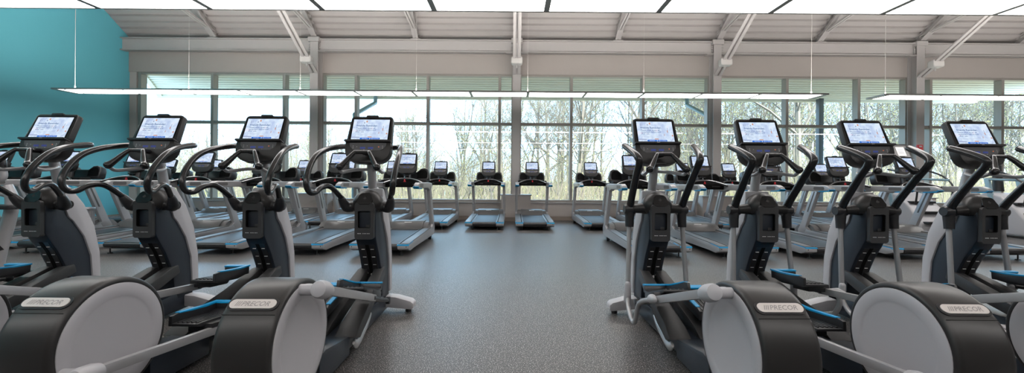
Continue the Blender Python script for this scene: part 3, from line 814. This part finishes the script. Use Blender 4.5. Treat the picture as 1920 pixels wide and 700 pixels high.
# alarm
r = empty('fire_alarm', (11.66, 11.96, 2.18)); tag(r, 'red fire alarm horn mounted on the steel column', 'alarm')
m = mb('red'); m.plate(rrect(.15, .20, .02, 4), (0, -.05, 0), (1, 0, 0), (0, 0, 1), (0, -1, 0), .06); m.build('alarm_body', r, bevel=.01)
m = mb('devwhite'); m.plate(rrect(.08, .04, .01, 3), (0, -.052, .05), (1, 0, 0), (0, 0, 1), (0, -1, 0), .01); m.build('strobe', r)

# ------------------------------------------------------------------ pendant lights
def pendant(x0, x1, yc, zb, first, label, cables):
    r = empty('pendant_light', ((x0+x1)/2, yc, zb)); tag(r, label, 'light', 'linear pendant lights')
    cx = (x0+x1)/2; W = .46
    m = mb('housing')
    for s in (-1, 1): m.span(x0-cx-.10, x1-cx+.10, s*W/2-.012, s*W/2+.012, -.0, .030)
    for x in (x0-.06, x1+.06): m.span(x-cx-.06, x-cx+.06, -W/2, W/2, .0, .03)
    m.span(x0-cx, x1-cx, -W/2, W/2, .018, .03)
    xs = []; x = first
    while x > x0+.2: x -= 1.22
    while x < x1-.1:
        if x > x0+.1: xs.append(x); m.span(x-cx-.03, x-cx+.03, -W/2, W/2, .0, .02)
        x += 1.22
    m.build('housing', r, smooth=False)
    m = mb('lamp'); b = [x0]+xs+[x1]
    for a, c in zip(b, b[1:]): m.span(a-cx+.028, c-cx-.028, -W/2+.013, W/2-.013, .004, .012)
    m.build('diffuser', r, smooth=False, label='glowing white diffuser panels')
    m = mb('lampup'); m.span(x0-cx+.05, x1-cx-.05, -.20, .20, .0305, .034); m.build('uplight', r, smooth=False)
    for x in cables:
        zt = deck_z(max(YR, yc))-zb
        m = mb('cable'); m.tube([(x-cx, 0, .04), (x-cx, 0, zt)], .0045 if x in (-9.45, 6.41, 8.0) else .002, 8); m.tube([(x-cx, 0, .03), (x-cx, 0, .12)], .012, 8); m.build('suspension_cable', r)
pendant(-9.60, 6.50, 8.96, 3.02, -3.356, 'long slim pendant light hanging before the windows, from the teal wall side', (-9.45, -7.0, -4.6, -2.1, .3, 2.8, 6.41))
pendant(7.90, 16.5, 8.96, 3.02, 9.0, 'slim pendant light hanging before the windows beyond the cable gap', (8.0, 11.2, 15))
pendant(-10.2, 12.0, 4.31, 3.02, .35, 'wide pendant light overhead across the top of the view', (-9.5, -4.8, 0.1, 4.9, 9.7))
pendant(-10.2, 12.0, -.34, 3.02, .35, 'unseen pendant light behind the camera, continuing the rows to light the room', (-9.5, -4.8, 0.1, 4.9, 9.7))  # unseen row behind the camera, spaced like the others, added for room light

# ------------------------------------------------------------------ outside: canopy, pipes, post
m = mb('soffit'); k = 0; y = 12.66
while y < 16.1:
    xl = -11.3-(y-12.66)*.68
    m.add([(xl, y, 4.38), (xl-.2, y+.235, 4.38), (18, y+.235, 4.38), (18, y, 4.38), (xl, y, 4.5), (xl-.2, y+.235, 4.5), (18, y+.235, 4.5), (18, y, 4.5)], [(0, 1, 2, 3), (4, 5, 6, 7), (0, 1, 5, 4), (1, 2, 6, 5), (2, 3, 7, 6), (3, 0, 4, 7)])
    y += .325
m.use('void'); m.add([(-11.5, 12.6, 4.44), (18, 12.6, 4.44), (18, 16.2, 4.44), (-13.5, 16.2, 4.44)], [(0, 1, 2, 3)])
m.use('soffit'); m.add([(-11.35, 12.6, 4.34), (-11.2, 12.6, 4.34), (-13.75, 16.3, 4.34), (-13.95, 16.3, 4.34), (-11.35, 12.6, 4.62), (-11.2, 12.6, 4.62), (-13.75, 16.3, 4.62), (-13.95, 16.3, 4.62)], [(0, 1, 2, 3), (4, 5, 6, 7), (0, 1, 5, 4), (1, 2, 6, 5), (2, 3, 7, 6), (3, 0, 4, 7)])
m.span(-14.0, 18, 16.15, 16.35, 4.32, 4.62)
o = m.build('roof_canopy', smooth=False); struct(o)
M['post'] = mat('dark_post_paint', (.10, .115, .125), .5)
def pipe(pts, label):
    r = mb('outmetal').tube(pts, .075, 12, 0).build('downspout'); tag(r, label, 'pipe', 'downspouts under the canopy')
pipe([(-5.34, 16.1, 4.4), (-5.34, 16.05, 4.12), (-4.93, 12.95, 3.2), (-4.93, 12.9, .0)], 'blue-grey downspout slanting under the canopy on the teal-wall side')
pipe([(6.7, 16.1, 4.4), (6.7, 16.05, 4.12), (6.05, 12.95, 3.22), (6.05, 12.9, .0)], 'blue-grey downspout slanting under the canopy behind the swing-arm ellipticals')
m = mb('post'); m.span(11.68, 11.86, 15.9, 16.08, -.5, 4.4); m.span(11.55, 12.0, 15.8, 16.2, -.5, -.2); tag(m.build('canopy_post', bevel=.01), 'slim blue-grey post standing outside under the canopy edge', 'post')

# ground outside
m = mb('ground'); n = 24; V = []; F = []
for i in range(n+1):
    for j in range(n+1):
        x = -150+300*i/n; y = 12.64+110*j/n
        V.append((x, y, -.35+.012*max(0, y-25)+random.uniform(-.1, .1)*(1 if j else 0)))
for i in range(n):
    for j in range(n): F.append((i*(n+1)+j, (i+1)*(n+1)+j, (i+1)*(n+1)+j+1, i*(n+1)+j+1))
m.add(V, F); struct(m.build('ground'))

# ------------------------------------------------------------------ trees
def tree_meshes(seed, H, r0, lean=0.0, bud=1400, bark='bark', low=.25, dens=1.0):
    rng = random.Random(seed); m = mb(bark); tips = []
    def branch(p, d, L, r, lev):
        n = 4 if lev == 0 else 3
        pts = [p]; q = p; dd = d
        for i in range(n):
            dd = (dd+Vector((rng.uniform(-1, 1), rng.uniform(-1, 1), rng.uniform(-.4, .9)))*(.10 if lev == 0 else .22)).normalized()
            q = q+dd*L/n; pts.append(q)
        R = [r*(1-.75*i/n) for i in range(n+1)]
        m.tube(pts, R, 6 if lev == 0 else 4 if lev == 1 else 3, 0, cap=False)
        if lev >= 2: tips.extend(pts[1:])
        if lev == 3: return
        k = int((15, 8, 6)[lev]*dens)
        for j in range(k):
            t = rng.uniform(low if lev == 0 else .2, 1.0); i = min(n-1, int(t*n)); ff = t*n-i
            b = pts[i].lerp(pts[i+1], ff); ax = (pts[i+1]-pts[i]).normalized()
            a = rng.uniform(0, 2*PI); s = Vector((math.cos(a), math.sin(a), 0))
            s = (s-ax*s.dot(ax)).normalized()
            nd = (ax*rng.uniform(.5, 1.1)+s*rng.uniform(.6, 1.1)+Vector((0, 0, .15))).normalized()
            branch(b, nd, L*rng.uniform(.32, .55)*(1.15-.5*t if lev == 0 else 1), max(.009, R[i]*.55*rng.uniform(.6, 1)), lev+1)
    branch(Vector((0, 0, 0)), Vector((lean, 0, 1)).normalized(), H, r0, 0)
    tm_ = m.mesh('tree', smooth=True, recalc=False)
    b = mb('bud')
    for i in range(bud):
        p = rng.choice(tips)+Vector((rng.gauss(0, .22), rng.gauss(0, .22), rng.gauss(0, .22))); s = rng.uniform(.02, .05)
        u = Vector((rng.gauss(0, 1), rng.gauss(0, 1), rng.gauss(0, 1))).normalized()*s; w = Vector((rng.gauss(0, 1), rng.gauss(0, 1), rng.gauss(0, 1))).normalized()*s
        b.add([p-u, p+w, p+u, p-w], [(0, 1, 2, 3)])
    return tm_, b.mesh('foliage', smooth=False, recalc=False)
VAR = [tree_meshes(11, 12, .20, .05, 900), tree_meshes(12, 10, .14, -.08, 1200, 'bark2', .15), tree_meshes(13, 14, .24, .1, 800), tree_meshes(14, 9, .12, 0, 1500, 'bark2', .1),
       tree_meshes(15, 13, .17, -.12, 900, 'bark', .2), tree_meshes(16, 8, .10, .1, 1600, 'bark', .1)]
def plant(v, x, y, s, rz, label, group='bare trees in the woods outside'):
    o = bpy.data.objects.new('tree', VAR[v][0]); COL.objects.link(o); o.location = (x, y, -.4+.012*max(0, y-25)); o.scale = (s, s, s); o.rotation_euler = (0, 0, rz)
    tag(o, label, 'tree', group)
    f = bpy.data.objects.new('foliage', VAR[v][1]); COL.objects.link(f); f.parent = o
rng = random.Random(5)
plant(2, 7.6, 26, 1.0, .4, 'tall tree with thick forked trunk seen beside the first swing-arm elliptical screen', None)
plant(0, 17.2, 25, 1.1, 1.2, 'pale thick-trunked tree standing just behind the canopy post', None)
plant(4, 3.6, 24, .9, 2.0, 'leaning bare tree with long low branches seen past the centre column', None)
for i in range(160):
    k = i/160
    y = rng.uniform(25, 60); x = (rng.random()*2-1)*1.25*y
    px = 962+780*x/y
    # lower growth towards the teal-wall side
    h = .66+.75*max(0, min(1, (px-500)/600))+rng.uniform(-.12, .15)
    v = rng.randrange(6)
    plant(v, x, y, h*y/46*(12/(12, 10, 14, 9, 13, 8)[v])*.72, rng.uniform(0, 6.28), 'bare early-spring tree among the woods beyond the windows')
for i in range(60):
    y = rng.uniform(20, 30); x = (rng.random()*2-1)*1.3*y
    plant((3, 5, 1)[i % 3], x, y, rng.uniform(.22, .42), rng.uniform(0, 6.28), 'spindly sapling in the thicket close outside the windows', 'saplings in the thicket outside')
# undergrowth
m = mb('brush'); rg = random.Random(3)
for i in range(26000):
    y = 21+40*rg.random()**1.2; x = (rg.random()*2-1)*1.3*y; m.use('bark' if i % 2 else 'brush'); h = rg.uniform(.5, 3.6)*(.6+y/60); z = -.4+.012*max(0, y-25)
    a = rg.uniform(-.35, .35); c = rg.uniform(-.3, .3); w = rg.uniform(.006, .016)
    m.add([(x-w, y, z), (x+w, y, z), (x+w*.3+a*h, y+c, z+h), (x-w*.3+a*h, y+c, z+h)], [(0, 1, 2, 3)])
m.use('bud')
for i in range(45000):
    y = 21+40*rg.random(); x = (rg.random()*2-1)*1.3*y; z = -.4+.012*max(0, y-25)+abs(rg.gauss(0, 2.0)); s = rg.uniform(.02, .06)
    u = Vector((rg.gauss(0, 1), rg.gauss(0, 1), rg.gauss(0, 1))).normalized()*s; w = Vector((rg.gauss(0, 1), rg.gauss(0, 1), rg.gauss(0, 1))).normalized()*s; p = Vector((x, y, z))
    m.add([p-u, p+w, p+u, p-w], [(0, 1, 2, 3)])
tag(m.build('undergrowth', smooth=False, recalc=False), 'pale tangled undergrowth covering the ground beneath the bare trees', 'undergrowth', None, 'stuff')

# ------------------------------------------------------------------ light and camera
w = bpy.data.worlds.new('World'); C.world = w; w.use_nodes = True
bg = w.node_tree.nodes['Background']; bg.inputs[0].default_value = (.42, .71, 1.0, 1); bg.inputs[1].default_value = 4.6
sun = bpy.data.lights.new('sun', 'SUN'); sun.energy = 14.0; sun.angle = .03; sun.color = (1, .95, .87)
so = bpy.data.objects.new('sun', sun); COL.objects.link(so); so.rotation_euler = (math.radians(48), 0, math.radians(25)); so.location = (0, -20, 30)

cam = bpy.data.cameras.new('Camera'); co = bpy.data.objects.new('Camera', cam); COL.objects.link(co)
cam.sensor_width = 36; cam.lens = f_/1920*36; cam.clip_end = 400; cam.clip_start = .05
cam.shift_y = -12/1920; cam.shift_x = -2/1920
co.location = (0, 0, 1.18)
co.rotation_euler = (Matrix.Rotation(PI/2, 3, 'X') @ Matrix.Rotation(math.radians(.42), 3, 'Z')).to_euler()
C.camera = co
vs = C.view_settings; vs.view_transform = 'Standard'; vs.look = 'None'; vs.exposure = 0.65; vs.gamma = 1.0; vs.use_curve_mapping = False
cy = C.cycles; cy.use_denoising = True; cy.max_bounces = 8; cy.diffuse_bounces = 4; cy.transparent_max_bounces = 12; cy.sample_clamp_indirect = 8
